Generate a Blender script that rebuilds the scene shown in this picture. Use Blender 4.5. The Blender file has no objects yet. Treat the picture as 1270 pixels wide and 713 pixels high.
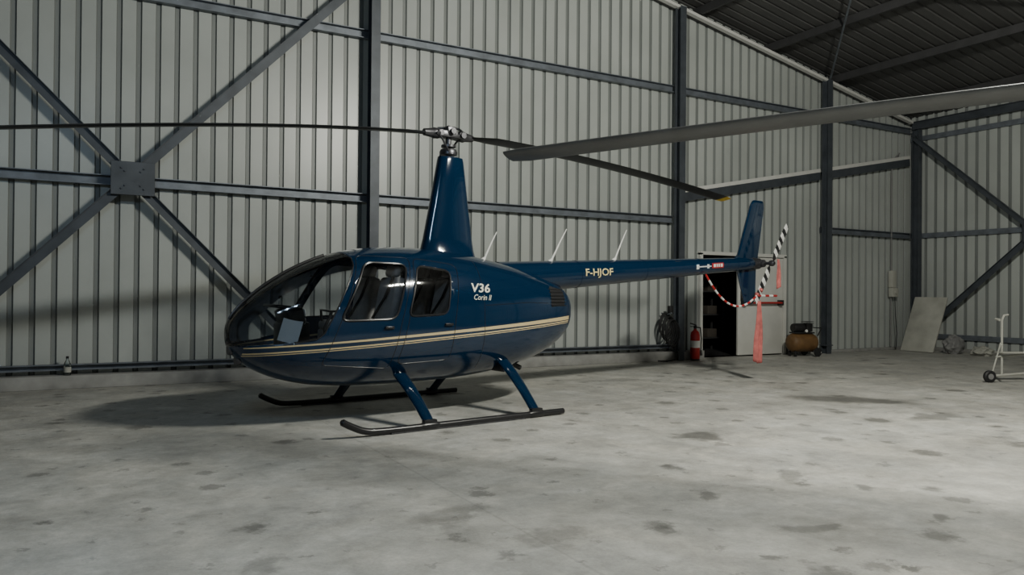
import bpy, bmesh, math, random
from mathutils import Vector, Matrix
from mathutils.bvhtree import BVHTree
random.seed(4)
R=math.radians
scene=bpy.context.scene
COL=scene.collection

# ---------------------------------------------------------------- materials
def newmat(name):
    m=bpy.data.materials.new(name); m.use_nodes=True
    nt=m.node_tree; b=nt.nodes["Principled BSDF"]
    return m,nt,b
def simple(name,col,rough=0.5,metal=0.0,coat=0.0,noise=0.0,nscale=8.0,bump=0.0,spec=None):
    m,nt,b=newmat(name)
    b.inputs["Base Color"].default_value=(*col,1); b.inputs["Roughness"].default_value=rough
    b.inputs["Metallic"].default_value=metal; b.inputs["Coat Weight"].default_value=coat
    if spec is not None: b.inputs["Specular IOR Level"].default_value=spec
    if noise>0 or bump>0:
        tc=nt.nodes.new("ShaderNodeTexCoord"); n=nt.nodes.new("ShaderNodeTexNoise")
        n.inputs["Scale"].default_value=nscale; n.inputs["Detail"].default_value=6
        nt.links.new(tc.outputs["Object"],n.inputs["Vector"])
        if noise>0:
            mr=nt.nodes.new("ShaderNodeMapRange")
            mr.inputs["From Min"].default_value=0.3; mr.inputs["From Max"].default_value=0.7
            mr.inputs["To Min"].default_value=1-noise; mr.inputs["To Max"].default_value=1+noise*0.6
            mx=nt.nodes.new("ShaderNodeVectorMath"); mx.operation='SCALE'
            mx.inputs[0].default_value=col
            nt.links.new(n.outputs["Fac"],mr.inputs["Value"]); nt.links.new(mr.outputs[0],mx.inputs["Scale"])
            nt.links.new(mx.outputs[0],b.inputs["Base Color"])
        if bump>0:
            bp=nt.nodes.new("ShaderNodeBump"); bp.inputs["Strength"].default_value=bump
            bp.inputs["Distance"].default_value=0.01
            nt.links.new(n.outputs["Fac"],bp.inputs["Height"]); nt.links.new(bp.outputs[0],b.inputs["Normal"])
    return m
M={}
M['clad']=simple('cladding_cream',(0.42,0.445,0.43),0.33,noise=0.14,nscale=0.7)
M['clad_shade']=simple('cladding_rib_shade',(0.20,0.215,0.21),0.45,noise=0.1,nscale=1.0)  # darker copy of the cladding: shade in the ribs put into the colour
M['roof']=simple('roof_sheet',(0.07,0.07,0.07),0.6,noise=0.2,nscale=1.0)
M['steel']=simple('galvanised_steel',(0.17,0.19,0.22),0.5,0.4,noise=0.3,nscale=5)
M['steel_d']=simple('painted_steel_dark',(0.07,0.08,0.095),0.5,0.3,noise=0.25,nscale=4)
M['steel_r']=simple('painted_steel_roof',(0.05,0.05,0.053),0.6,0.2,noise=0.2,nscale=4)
M['plinth']=simple('plinth_concrete',(0.30,0.30,0.29),0.8,noise=0.25,nscale=4,bump=0.3)
M['white']=simple('white_paint',(0.60,0.60,0.57),0.45,noise=0.08,nscale=3)
M['black']=simple('black_rubber',(0.012,0.012,0.013),0.6,noise=0.2)
M['blackgloss']=simple('black_paint',(0.015,0.015,0.017),0.3)
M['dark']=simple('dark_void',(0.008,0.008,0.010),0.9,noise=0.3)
M['blade']=simple('rotor_blade_grey',(0.10,0.105,0.11),0.33,0.5,noise=0.25,nscale=3)
M['bladeblk']=simple('rotor_blade_dark',(0.02,0.022,0.025),0.4,0.2,noise=0.2,nscale=3)
M['yellow']=simple('yellow_paint',(0.75,0.50,0.03),0.4,noise=0.1)
M['ochre']=simple('ochre_paint',(0.15,0.080,0.028),0.6,noise=0.3)
M['red']=simple('red_paint',(0.42,0.02,0.02),0.35,noise=0.1)
M['pink']=simple('faded_red_fabric',(0.50,0.14,0.13),0.85,noise=0.3,nscale=12)
M['whitep']=simple('white_plastic',(0.75,0.75,0.73),0.4,noise=0.05)
M['paper']=simple('paper',(0.96,0.96,0.96),0.7,noise=0.02)
M['metal']=simple('machined_metal',(0.11,0.11,0.12),0.38,0.8,noise=0.3,nscale=20)
M['gold']=simple('gold_lettering',(0.72,0.60,0.30),0.4,noise=0.05)
M['cream']=simple('cream_lettering',(0.80,0.76,0.62),0.4,noise=0.05)
M['seat']=simple('grey_leather',(0.36,0.355,0.35),0.6,noise=0.2,nscale=15,bump=0.3)
M['carpet']=simple('cabin_carpet',(0.10,0.10,0.105),0.95,noise=0.3,nscale=40)
M['board']=simple('plaster_board',(0.40,0.40,0.36),0.8,noise=0.2,nscale=3)
M['cable']=simple('cable_grey',(0.2,0.2,0.2),0.6,noise=0.1)
M['boxes']=simple('dark_cardboard',(0.07,0.06,0.05),0.8,noise=0.1)
M['ceil_edge']=simple('edge_flashing',(0.6,0.6,0.58),0.5,noise=0.05)
def glassmat(name,tint,gl=0.05):
    m=bpy.data.materials.new(name); m.use_nodes=True; nt=m.node_tree; nt.nodes.clear()
    o=nt.nodes.new("ShaderNodeOutputMaterial"); t=nt.nodes.new("ShaderNodeBsdfTransparent")
    g=nt.nodes.new("ShaderNodeBsdfGlossy"); mx=nt.nodes.new("ShaderNodeMixShader")
    fr=nt.nodes.new("ShaderNodeFresnel"); fr.inputs[0].default_value=1.45
    t.inputs[0].default_value=(*tint,1); g.inputs["Roughness"].default_value=gl
    nt.links.new(fr.outputs[0],mx.inputs[0]); nt.links.new(t.outputs[0],mx.inputs[1])
    nt.links.new(g.outputs[0],mx.inputs[2]); nt.links.new(mx.outputs[0],o.inputs[0])
    return m
M['glass']=glassmat('tinted_acrylic',(0.72,0.75,0.77))
M['glass2']=glassmat('door_acrylic',(0.90,0.91,0.92))
M['clear']=glassmat('clear_plastic',(0.8,0.85,0.85),0.15)

def livery():
    m,nt,b=newmat('blue_livery_paint')
    N=nt.nodes.new; L=nt.links.new
    def math_(op,a,bb=None,c=None):
        n=N("ShaderNodeMath"); n.operation=op
        for i,v in enumerate((a,bb,c)):
            if v is None: continue
            if isinstance(v,(int,float)): n.inputs[i].default_value=v
            else: L(v,n.inputs[i])
        return n.outputs[0]
    tc=N("ShaderNodeTexCoord"); s=N("ShaderNodeSeparateXYZ"); L(tc.outputs["Object"],s.inputs[0])
    x,z=s.outputs[0],s.outputs[2]
    c=math_('MULTIPLY_ADD',x,0.0655,0.954)
    u=math_('SUBTRACT',c,z)
    t=math_('MULTIPLY_ADD',x,0.0090,0.032)
    def band(lo,hi):
        return math_('MULTIPLY',math_('GREATER_THAN',u,lo),math_('LESS_THAN',u,hi))
    b1=band(0.0,t)
    b2=band(0.056,0.070); b3=band(0.080,0.088)
    f=math_('MAXIMUM',b1,math_('MAXIMUM',b2,b3))
    f=math_('MULTIPLY',f,math_('GREATER_THAN',x,-2.40))
    f=math_('MULTIPLY',f,math_('LESS_THAN',x,1.62))
    mx=N("ShaderNodeMix"); mx.data_type='RGBA'
    mx.inputs["A"].default_value=(0.0010,0.0170,0.048,1); mx.inputs["B"].default_value=(0.62,0.49,0.27,1)
    L(f,mx.inputs["Factor"]); L(mx.outputs["Result"],b.inputs["Base Color"])
    b.inputs["Roughness"].default_value=0.12; b.inputs["Coat Weight"].default_value=0.6
    b.inputs["Coat Roughness"].default_value=0.02; b.inputs["Metallic"].default_value=0.0
    b.inputs["Specular IOR Level"].default_value=0.4
    return m
M['blue']=livery()

# ---------------------------------------------------------------- mesh helpers
def empty(name,loc=(0,0,0),rz=0.0):
    e=bpy.data.objects.new(name,None); e.location=loc; e.rotation_euler=(0,0,rz)
    e.empty_display_size=0.3; COL.objects.link(e); return e
def mkobj(name,bm,mats,parent=None,smooth=True,angle=40):
    me=bpy.data.meshes.new(name)
    bmesh.ops.recalc_face_normals(bm,faces=bm.faces[:])
    bm.to_mesh(me); bm.free()
    for mm in (mats if isinstance(mats,(list,tuple)) else [mats]): me.materials.append(mm)
    if smooth:
        for p in me.polygons: p.use_smooth=True
        try: me.set_sharp_from_angle(angle=R(angle))
        except Exception: pass
    o=bpy.data.objects.new(name,me); COL.objects.link(o)
    if parent: o.parent=parent
    return o
def bm_box(bm,c,s,rot=None,bevel=0.0,seg=2,mi=0):
    g=bmesh.ops.create_cube(bm,size=1.0); vs=g['verts']
    mat=Matrix.Translation(Vector(c))@((rot.to_4x4()) if rot else Matrix.Identity(4))@Matrix.Diagonal((s[0],s[1],s[2],1))
    bmesh.ops.transform(bm,matrix=mat,verts=vs)
    fs=set(f for v in vs for f in v.link_faces)
    if bevel>0:
        es=list(set(e for f in fs for e in f.edges))
        r=bmesh.ops.bevel(bm,geom=es,offset=bevel,segments=seg,profile=0.5,affect='EDGES')
        fs=set(r['faces'])|set(f for f in fs if f.is_valid)
    for f in fs:
        if f.is_valid: f.material_index=mi
def box(name,c,s,mat,parent=None,bevel=0.0,rot=None,seg=2):
    bm=bmesh.new(); bm_box(bm,c,s,rot,bevel,seg); return mkobj(name,bm,mat,parent)
def bm_tube(bm,pts,r,seg=12,cyclic=False,cap=True,mi=0,squash=None):
    pts=[Vector(p) for p in pts]; n=len(pts)
    rs=r if isinstance(r,(list,tuple)) else [r]*n
    tang=[]
    for i in range(n):
        if cyclic: t=pts[(i+1)%n]-pts[i-1]
        elif i==0: t=pts[1]-pts[0]
        elif i==n-1: t=pts[-1]-pts[-2]
        else: t=(pts[i+1]-pts[i]).normalized()+(pts[i]-pts[i-1]).normalized()
        tang.append(t.normalized())
    up=Vector((0,0,1)) if abs(tang[0].z)<0.9 else Vector((1,0,0))
    nrm=(up-tang[0]*up.dot(tang[0])).normalized(); rings=[]
    for i in range(n):
        nrm=(nrm-tang[i]*nrm.dot(tang[i])).normalized(); bn=tang[i].cross(nrm)
        ring=[]
        for k in range(seg):
            a=2*math.pi*k/seg
            ring.append(bm.verts.new(pts[i]+(nrm*math.cos(a)+bn*math.sin(a)*(squash or 1))*rs[i]))
        rings.append(ring)
    m=n if cyclic else n-1
    for i in range(m):
        A,B=rings[i],rings[(i+1)%n]
        for k in range(seg):
            f=bm.faces.new((A[k],A[(k+1)%seg],B[(k+1)%seg],B[k])); f.material_index=mi
    if cap and not cyclic:
        f=bm.faces.new(rings[0][::-1]); f.material_index=mi
        f=bm.faces.new(rings[-1]); f.material_index=mi
def tube(name,pts,r,mat,parent=None,seg=12,cyclic=False,squash=None):
    bm=bmesh.new(); bm_tube(bm,pts,r,seg,cyclic,squash=squash); return mkobj(name,bm,mat,parent)
def bm_prism(bm,prof,p0,p1,up=(0,0,1),mi=0):
    p0=Vector(p0);p1=Vector(p1);t=(p1-p0).normalized();u=Vector(up)
    v=(u-t*u.dot(t)).normalized(); s=t.cross(v)
    A=[bm.verts.new(p0+s*a+v*b) for a,b in prof]; B=[bm.verts.new(p1+s*a+v*b) for a,b in prof]
    n=len(prof)
    fs=[bm.faces.new((A[i],A[(i+1)%n],B[(i+1)%n],B[i])) for i in range(n)]
    fs.append(bm.faces.new(A[::-1])); fs.append(bm.faces.new(B))
    for f in fs: f.material_index=mi
def prism(name,prof,p0,p1,mat,up=(0,0,1),parent=None):
    bm=bmesh.new(); bm_prism(bm,prof,p0,p1,up); return mkobj(name,bm,mat,parent,smooth=False)
def Iprof(w,d,tf=0.014,tw=0.010):
    return [(-w/2,-d/2),(w/2,-d/2),(w/2,-d/2+tf),(tw/2,-d/2+tf),(tw/2,d/2-tf),(w/2,d/2-tf),(w/2,d/2),(-w/2,d/2),(-w/2,d/2-tf),(-tw/2,d/2-tf),(-tw/2,-d/2+tf),(-w/2,-d/2+tf)]
def Cprof(h,d,t=0.006,s=1):
    p=[(-d/2,-h/2),(d/2,-h/2),(d/2,-h/2+t*2),(-d/2+t,-h/2+t),(-d/2+t,h/2-t),(d/2,h/2-t*2),(d/2,h/2),(-d/2,h/2)]
    return [(a*s,b) for a,b in p]
def bm_lathe(bm,prof,c=(0,0,0),seg=24,axis='Z',mi=0):
    rings=[]
    for r,z in prof:
        ring=[]
        for k in range(seg):
            a=2*math.pi*k/seg
            if axis=='Z': p=(c[0]+r*math.cos(a),c[1]+r*math.sin(a),c[2]+z)
            elif axis=='X': p=(c[0]+z,c[1]+r*math.cos(a),c[2]+r*math.sin(a))
            else: p=(c[0]+r*math.sin(a),c[1]+z,c[2]+r*math.cos(a))
            ring.append(bm.verts.new(p))
        rings.append(ring)
    for A,B in zip(rings,rings[1:]):
        for k in range(seg):
            f=bm.faces.new((A[k],A[(k+1)%seg],B[(k+1)%seg],B[k])); f.material_index=mi
    f=bm.faces.new(rings[0][::-1]); f.material_index=mi
    f=bm.faces.new(rings[-1]); f.material_index=mi
def lathe(name,prof,c,mat,parent=None,seg=24,axis='Z'):
    bm=bmesh.new(); bm_lathe(bm,prof,c,seg,axis); return mkobj(name,bm,mat,parent)
def catmull(rows,sub):
    out=[]; n=len(rows)
    for i in range(n-1):
        p0=rows[max(i-1,0)];p1=rows[i];p2=rows[i+1];p3=rows[min(i+2,n-1)]
        for j in range(sub):
            t=j/sub
            out.append(tuple(0.5*((2*b)+(-a+c)*t+(2*a-5*b+4*c-d)*t*t+(-a+3*b-3*c+d)*t**3) for a,b,c,d in zip(p0,p1,p2,p3)))
    out.append(tuple(rows[-1])); return out

# ---------------------------------------------------------------- site frame -> room frame
TH=R(29.4); cT,sT=math.cos(TH),math.sin(TH)
def rm(X,Z,z=0.0):
    return Vector((X*cT+Z*sT,-X*sT+Z*cT,z))
CAMH=1.35
WX=18.5; WY=12.1; RX=1.0; X0=-16.5; Y0=-11.0
EAVE=5.85; SL=0.190
def roofz(x):
    return EAVE+SL*(WX-x) if x>=RX else EAVE+SL*(x-X0)

# ---------------------------------------------------------------- shell
def floormat():
    m,nt,b=newmat('worn_concrete'); N=nt.nodes.new; L=nt.links.new
    tc=N("ShaderNodeTexCoord")
    def noise(sc,det=6,rough=0.6,dist=0.0):
        n=N("ShaderNodeTexNoise"); n.inputs["Scale"].default_value=sc; n.inputs["Detail"].default_value=det
        n.inputs["Roughness"].default_value=rough; n.inputs["Distortion"].default_value=dist
        L(tc.outputs["Object"],n.inputs["Vector"]); return n
    def mr(v,a,b_,c,d):
        n=N("ShaderNodeMapRange"); n.inputs[1].default_value=a;n.inputs[2].default_value=b_;n.inputs[3].default_value=c;n.inputs[4].default_value=d
        L(v,n.inputs[0]); return n.outputs[0]
    def op(o,a,c):
        n=N("ShaderNodeMath"); n.operation=o; L(a,n.inputs[0])
        if isinstance(c,(int,float)): n.inputs[1].default_value=c
        else: L(c,n.inputs[1])
        return n.outputs[0]
    mul=lambda a,c: op('MULTIPLY',a,c)
    n1=noise(0.45,5,0.6,0.6); n2=noise(2.2,8,0.65,0.3); n3=noise(14,8,0.7); n4=noise(1.3,4,0.5,1.0); n5=noise(60,3,0.6); n6=noise(5.5,8,0.7,0.4)
    v=mr(n1.outputs[0],0.3,0.7,0.78,1.17)
    v=mul(v,mr(n2.outputs[0],0.32,0.68,0.74,1.14))
    v=mul(v,mr(n6.outputs[0],0.35,0.65,0.88,1.08))
    v=mul(v,mr(n3.outputs[0],0.3,0.75,0.84,1.12))
    v=mul(v,mr(n5.outputs[0],0.3,0.7,0.92,1.06))
    ad=N("ShaderNodeVectorMath"); ad.operation='MULTIPLY_ADD'
    L(n3.outputs["Color"],ad.inputs[0]); ad.inputs[1].default_value=(0.28,0.28,0.28); L(tc.outputs["Object"],ad.inputs[2])
    for sc_,lo,hi,dk in ((0.9,0.07,0.14,0.48),(1.9,0.08,0.16,0.58),(4.1,0.06,0.13,0.70)):
        vo=N("ShaderNodeTexVoronoi"); vo.inputs["Scale"].default_value=sc_; vo.voronoi_dimensions='2D'
        L(ad.outputs[0],vo.inputs["Vector"])
        sp=N("ShaderNodeSeparateColor"); L(vo.outputs["Color"],sp.inputs[0])
        gate=mr(sp.outputs[0],0.55,0.57,1.0,0.0)
        d_=op('ADD',vo.outputs["Distance"],gate)
        d_=op('SUBTRACT',d_,mr(sp.outputs[1],0.0,1.0,-0.05,0.03))
        v=mul(v,mr(d_,lo,hi,dk,1.0))
    v=mul(v,mr(n4.outputs[0],0.58,0.66,1.0,1.10))
    sx=N("ShaderNodeVectorMath"); sx.operation='MULTIPLY_ADD'
    L(n2.outputs["Color"],sx.inputs[0]); sx.inputs[1].default_value=(0.7,0.7,0.0); L(tc.outputs["Object"],sx.inputs[2])
    for (px,py,rx,ry,ang,dk) in STAINS_SHADOW:
        mp=N("ShaderNodeMapping"); mp.vector_type='TEXTURE'
        mp.inputs["Location"].default_value=(px+0.35,py+0.35,0); mp.inputs["Rotation"].default_value=(0,0,ang)
        mp.inputs["Scale"].default_value=(rx,ry,1e3)
        L(sx.outputs[0],mp.inputs[0])
        ln=N("ShaderNodeVectorMath"); ln.operation='LENGTH'; L(mp.outputs[0],ln.inputs[0])
        v=mul(v,mr(ln.outputs["Value"],0.55,1.05,dk,1.0))
    s=N("ShaderNodeSeparateXYZ"); L(tc.outputs["Object"],s.inputs[0])
    for k,off in ((0,0.8),(1,0.9)):
        a=op('ADD',s.outputs[k],off+60); a=op('MODULO',a,6.0); a=op('SUBTRACT',a,3.0); a=op('ABSOLUTE',a,0)
        v=mul(v,mr(a,0.004,0.014,0.86,1.0))
    cr=N("ShaderNodeMix"); cr.data_type='RGBA'; cr.inputs["A"].default_value=(0.425,0.435,0.425,1); cr.inputs["B"].default_value=(0.46,0.44,0.39,1)
    L(n4.outputs[0],cr.inputs["Factor"])
    sc=N("ShaderNodeVectorMath"); sc.operation='SCALE'; L(cr.outputs["Result"],sc.inputs[0]); L(v,sc.inputs["Scale"])
    L(sc.outputs[0],b.inputs["Base Color"])
    L(mr(n2.outputs[0],0.3,0.7,0.50,0.85),b.inputs["Roughness"])
    bp=N("ShaderNodeBump"); bp.inputs["Strength"].default_value=0.35; bp.inputs["Distance"].default_value=0.01
    L(n3.outputs[0],bp.inputs["Height"]); L(bp.outputs[0],b.inputs["Normal"])
    return m
def fpt(px,py):
    Z=CAMH*954/(py-362); X=(px-635)/954*Z; p=rm(X,Z); return p.x,p.y
STAINS_SHADOW=[]  # stains, and among them the tail's cast shadow painted into the floor colour
for px,py,rx,ry,an,dk in [(1055,492,0.95,0.40,-0.75,0.36),(862,539,0.28,0.17,0,0.45),(555,640,0.34,0.18,0.5,0.60),(690,665,0.26,0.14,0.2,0.64),(905,455,0.5,0.15,0.1,0.7),(1160,512,0.5,0.18,0,0.52),(980,585,0.3,0.1,0.6,0.60),(960,690,0.10,0.06,0.3,0.45),(1120,692,0.09,0.05,0,0.40),(330,700,0.2,0.1,0.6,0.70),(1230,540,0.5,0.2,0.2,0.7),(760,470,0.7,0.2,0.1,0.75),(880,612,0.14,0.09,0.3,0.52),(1075,600,0.14,0.08,0.9,0.52),(1180,640,0.16,0.08,0.4,0.5),(1000,650,0.16,0.1,0.1,0.6)]:
    x,y=fpt(px,py); STAINS_SHADOW.append((x,y,rx,ry,an,dk))
M['floor']=floormat()
bm=bmesh.new(); bm_box(bm,((X0+WX)/2,(Y0+WY)/2,-0.1),(WX-X0+0.6,WY-Y0+0.6,0.2)); 
floor=mkobj('floor',bm,M['floor'],smooth=False)

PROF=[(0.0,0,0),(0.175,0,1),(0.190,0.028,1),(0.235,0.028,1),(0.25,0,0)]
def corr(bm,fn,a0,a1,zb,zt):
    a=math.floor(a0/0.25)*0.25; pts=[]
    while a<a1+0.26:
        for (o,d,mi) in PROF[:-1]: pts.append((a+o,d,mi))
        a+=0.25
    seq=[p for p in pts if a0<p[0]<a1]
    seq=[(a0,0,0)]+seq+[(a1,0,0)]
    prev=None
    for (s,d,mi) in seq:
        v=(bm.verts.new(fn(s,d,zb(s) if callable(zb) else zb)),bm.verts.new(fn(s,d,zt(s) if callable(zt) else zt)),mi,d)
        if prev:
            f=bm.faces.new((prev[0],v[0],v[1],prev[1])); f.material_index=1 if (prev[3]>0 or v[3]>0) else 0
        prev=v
DX0,DX1,DX2,DH=11.30,12.35,13.80,2.2
bm=bmesh.new()
fb=lambda s,d,z: (s,WY+d,z)
corr(bm,fb,X0,RX,0.0,roofz); corr(bm,fb,RX,DX0,0.0,roofz); corr(bm,fb,DX0,DX2,DH,roofz); corr(bm,fb,DX2,WX,0.0,roofz)
mkobj('wall_back',bm,[M['clad'],M['clad_shade']],smooth=False)
bm=bmesh.new(); corr(bm,lambda s,d,z:(WX+d,s,z),Y0,WY,0.0,EAVE+0.05); mkobj('wall_right',bm,[M['clad'],M['clad_shade']],smooth=False)
bm=bmesh.new(); corr(bm,lambda s,d,z:(X0-d,s,z),Y0,WY,0.0,EAVE+0.05); mkobj('wall_left',bm,[M['clad'],M['clad_shade']],smooth=False)
bm=bmesh.new(); corr(bm,lambda s,d,z:(s,Y0-d,z),X0,WX,0.0,roofz); mkobj('wall_front',bm,[M['clad'],M['clad_shade']],smooth=False)
bm=bmesh.new()
y=Y0-0.2
rows=[]
while y<WY+0.1:
    for (o,d,mi) in PROF[:-1]: rows.append((min(y+o,WY+0.1),d))
    y+=0.25
prev=None
for (yy,d) in rows:
    v=[bm.verts.new((X0-0.1,yy,roofz(X0)+d)),bm.verts.new((RX,yy,roofz(RX)+d)),bm.verts.new((WX+0.1,yy,roofz(WX)+d))]
    if prev:
        bm.faces.new((prev[0],prev[1],v[1],v[0])); bm.faces.new((prev[1],prev[2],v[2],v[1]))
    prev=v
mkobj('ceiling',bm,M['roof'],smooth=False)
bm=bmesh.new()
bm_box(bm,((X0+DX0-0.05)/2,WY-0.12,0.09),(DX0-0.05-X0,0.24,0.18),bevel=0.012)
bm_box(bm,((DX2+0.1+WX)/2,WY-0.06,0.03),(WX-DX2-0.1,0.12,0.06),bevel=0.008)
mkobj('baseboard_back',bm,M['plinth'])
box('baseboard_right',(WX-0.06,(Y0+WY)/2,0.04),(0.12,WY-Y0-0.3,0.08),M['plinth'],bevel=0.008)

def column(x,y,h,w=0.15,d=0.17,up=(0,1,0),mat='steel_d'):
    bm=bmesh.new(); bm_prism(bm,Iprof(w,d),(x,y,0),(x,y,h),up)
    bm_box(bm,(x,y,0.192 if up[1] and y>11.8 else 0.012),(w+0.08,d+0.03,0.024)); 
    return mkobj('steel_column',bm,M[mat],smooth=False)
CY=WY-0.25
CA,CB,CC=4.10,10.54,14.97
for cx in (-9.8,-2.9,CA,CB,CC):
    column(cx,CY,roofz(cx)-0.24)
column(WX-0.16,WY-0.25,EAVE-0.34)
for cy in (6.0,0.0,-6.0):
    column(WX-0.16,cy,EAVE-0.34,up=(1,0,0)); column(X0+0.16,cy,EAVE-0.1,up=(1,0,0))
GY=WY-0.08
def girt(x0,x1,z,z1=None,h=0.14,mat='steel'):
    z1=z if z1 is None else z1
    return prism('wall_girt',Cprof(h,0.09),(x0,GY,z),(x1,GY,z1),M[mat])
xs=[X0+0.1,-9.8,-2.9,CA,CB,CC,WX-0.1]
for a,b in zip(xs,xs[1:]):
    girt(a+0.02,b-0.02,5.5)
    if not(a>10 and a<14): girt(a+0.02,b-0.02,2.85)
    if b<=10.7: girt(a+0.02,b-0.02,0.28,h=0.08)
bm=bmesh.new()
sz=lambda x:3.44+(x-10.7)*0.185
for a,b in ((10.64,14.90),(15.04,WX-0.26)):
    bm_prism(bm,[(-0.04,-0.04),(0.04,-0.04),(0.04,0.04),(-0.04,0.04)],(a,WY-0.09,sz(a)),(b,WY-0.09,sz(b)),mi=0)
    bm_prism(bm,[(-0.05,-0.09),(0.05,-0.09),(0.05,0.09),(-0.05,0.09)],(a,WY-0.07,sz(a)-0.13),(b,WY-0.07,sz(b)-0.13),mi=1)
mkobj('trim_1',bm,[M['ceil_edge'],M['steel_d']],smooth=False)
for z in (2.85,5.3,0.35):
    prism('wall_girt',Cprof(0.12,0.06),(WX-0.04,Y0,z),(WX-0.04,WY-0.02,z),M['steel'])
def brace(name,pa,pb,pc,pd,nrm,gus):
    bm=bmesh.new()
    for p,q in ((pa,pb),(pc,pd)):
        p=Vector(p);q=Vector(q)
        bm_prism(bm,[(-0.065,-0.01),(0.065,-0.01),(0.065,0.0),(-0.055,0.0),(-0.055,0.05),(-0.065,0.05)],p,q,up=nrm)
    c=Vector(gus[0]); 
    bm_box(bm,c,(0.55,0.014,0.46) if gus[1]=='y' else (0.014,0.5,0.42),bevel=0.003,seg=1,mi=1)
    for i in range(4):
        for s in (0.14,0.20):
            a=math.pi/4+i*math.pi/2
            off=Vector((s*math.cos(a),-0.007,s*math.sin(a))) if gus[1]=='y' else Vector((-0.007,s*math.cos(a),s*math.sin(a)))
            e=Vector((0,-0.02,0)) if gus[1]=='y' else Vector((-0.02,0,0))
            bm_tube(bm,[c+off,c+off+e],0.014,6)
    return mkobj(name,bm,[M['steel_d'],M['steel_r']],smooth=False)
BY=WY-0.20
brace('cross_brace',(-2.82,BY,6.42),(3.20,BY,0.22),(-1.95,BY-0.02,0.22),(4.02,BY-0.02,6.42),(0,-1,0),((0.64,BY-0.08,2.87),'y'))
brace('cross_brace',(WX-0.30,11.85,5.3),(WX-0.30,6.15,0.2),(WX-0.32,11.85,0.2),(WX-0.32,6.15,5.3),(-1,0,0),((WX-0.38,9.0,2.75),'x'))
bm=bmesh.new()
for yy in (WY-0.12,6.0,0.0,-6.0,Y0+0.2):
    d=0.24 if abs(yy-WY)>1 else 0.10
    for a,b in ((X0+0.3,RX),(RX,WX-0.3)):
        bm_prism(bm,Iprof(0.12,d),(a,yy,roofz(a)-d/2-0.14),(b,yy,roofz(b)-d/2-0.14))
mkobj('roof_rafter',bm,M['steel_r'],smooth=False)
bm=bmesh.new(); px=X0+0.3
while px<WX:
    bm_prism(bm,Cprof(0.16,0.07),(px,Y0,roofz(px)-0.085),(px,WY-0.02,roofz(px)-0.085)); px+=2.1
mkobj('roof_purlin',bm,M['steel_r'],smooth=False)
prism('trim_2',[(-0.05,-0.03),(0.05,-0.03),(0.05,0.03),(-0.05,0.03)],(RX,WY-0.19,roofz(RX)-0.22),(WX-0.3,WY-0.19,roofz(WX-0.3)-0.22),M['ceil_edge'])
prism('eave_beam',Iprof(0.12,0.20),(WX-0.13,Y0,EAVE-0.22),(WX-0.13,WY-0.1,EAVE-0.22),M['steel_d'])
bm=bmesh.new()
for a,b in (((15.0,11.8),(9.0,6.1)),((15.0,6.1),(9.0,11.8))):
    bm_tube(bm,[(a[0],a[1],roofz(a[0])-0.2),(b[0],b[1],roofz(b[0])-0.2)],0.022,8)
mkobj('roof_brace_rod',bm,M['steel'])

# ---------------------------------------------------------------- door
bm=bmesh.new()
fw=0.07
bm_box(bm,(DX0,WY-0.02,DH/2),(fw,0.14,DH)); bm_box(bm,(DX2,WY-0.02,DH/2),(fw,0.14,DH))
bm_box(bm,((DX0+DX2)/2,WY-0.02,DH),(DX2-DX0+fw,0.14,fw))
mkobj('trim_3',bm,M['white'],smooth=False)
d1=empty('door_1')
lx0,lx1=DX1+0.03,DX2-0.05
box('leaf',((lx0+lx1)/2,WY-0.03,DH/2-0.01),(lx1-lx0,0.05,DH-0.08),M['white'],d1,bevel=0.006)
tube('push_bar',[(lx0+0.12,WY-0.15,1.16),(lx1-0.12,WY-0.15,1.16)],0.022,M['red'],d1)
bm=bmesh.new()
for xx in (lx0+0.12,lx1-0.12): bm_box(bm,(xx,WY-0.10,1.16),(0.09,0.13,0.12),bevel=0.01)
bm_box(bm,(lx0+0.1,WY-0.07,1.3),(0.07,0.03,0.22),bevel=0.005)
mkobj('bar_mounts',bm,M['black'],d1)
d2=empty('door_2'); 
box('leaf',(DX0+0.06,WY+0.60,DH/2-0.01),(0.05,1.0,DH-0.08),M['white'],d2,bevel=0.006)
box('handle_plate',(DX0+0.095,WY+0.95,1.05),(0.02,0.06,0.2),M['black'],d2)
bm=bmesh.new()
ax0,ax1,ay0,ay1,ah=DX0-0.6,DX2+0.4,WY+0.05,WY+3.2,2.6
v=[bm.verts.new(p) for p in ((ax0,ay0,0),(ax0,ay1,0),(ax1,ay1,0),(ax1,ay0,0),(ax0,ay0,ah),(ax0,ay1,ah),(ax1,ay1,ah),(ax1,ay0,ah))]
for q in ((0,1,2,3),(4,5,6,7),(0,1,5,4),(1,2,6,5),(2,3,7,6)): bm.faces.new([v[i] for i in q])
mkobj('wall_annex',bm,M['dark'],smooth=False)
sh=empty('storage_shelf',(12.9,WY+1.7,0))
bm=bmesh.new()
for sx in (-0.6,0.6):
    for sy in (-0.2,0.2): bm_box(bm,(sx,sy,0.9),(0.04,0.04,1.8))
for z in (0.3,0.85,1.4,1.78): bm_box(bm,(0,0,z),(1.2,0.42,0.03))
mkobj('frame',bm,M['steel_r'],sh,smooth=False)
bm=bmesh.new()
for z,w in ((0.315,0.5),(0.865,0.35),(1.415,0.4)):
    bm_box(bm,(-0.25,0,z+0.14),(w,0.3,0.27),bevel=0.01); bm_box(bm,(0.3,0,z+0.1),(0.3,0.28,0.2),bevel=0.01)
mkobj('boxes',bm,M['boxes'],sh)

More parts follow.
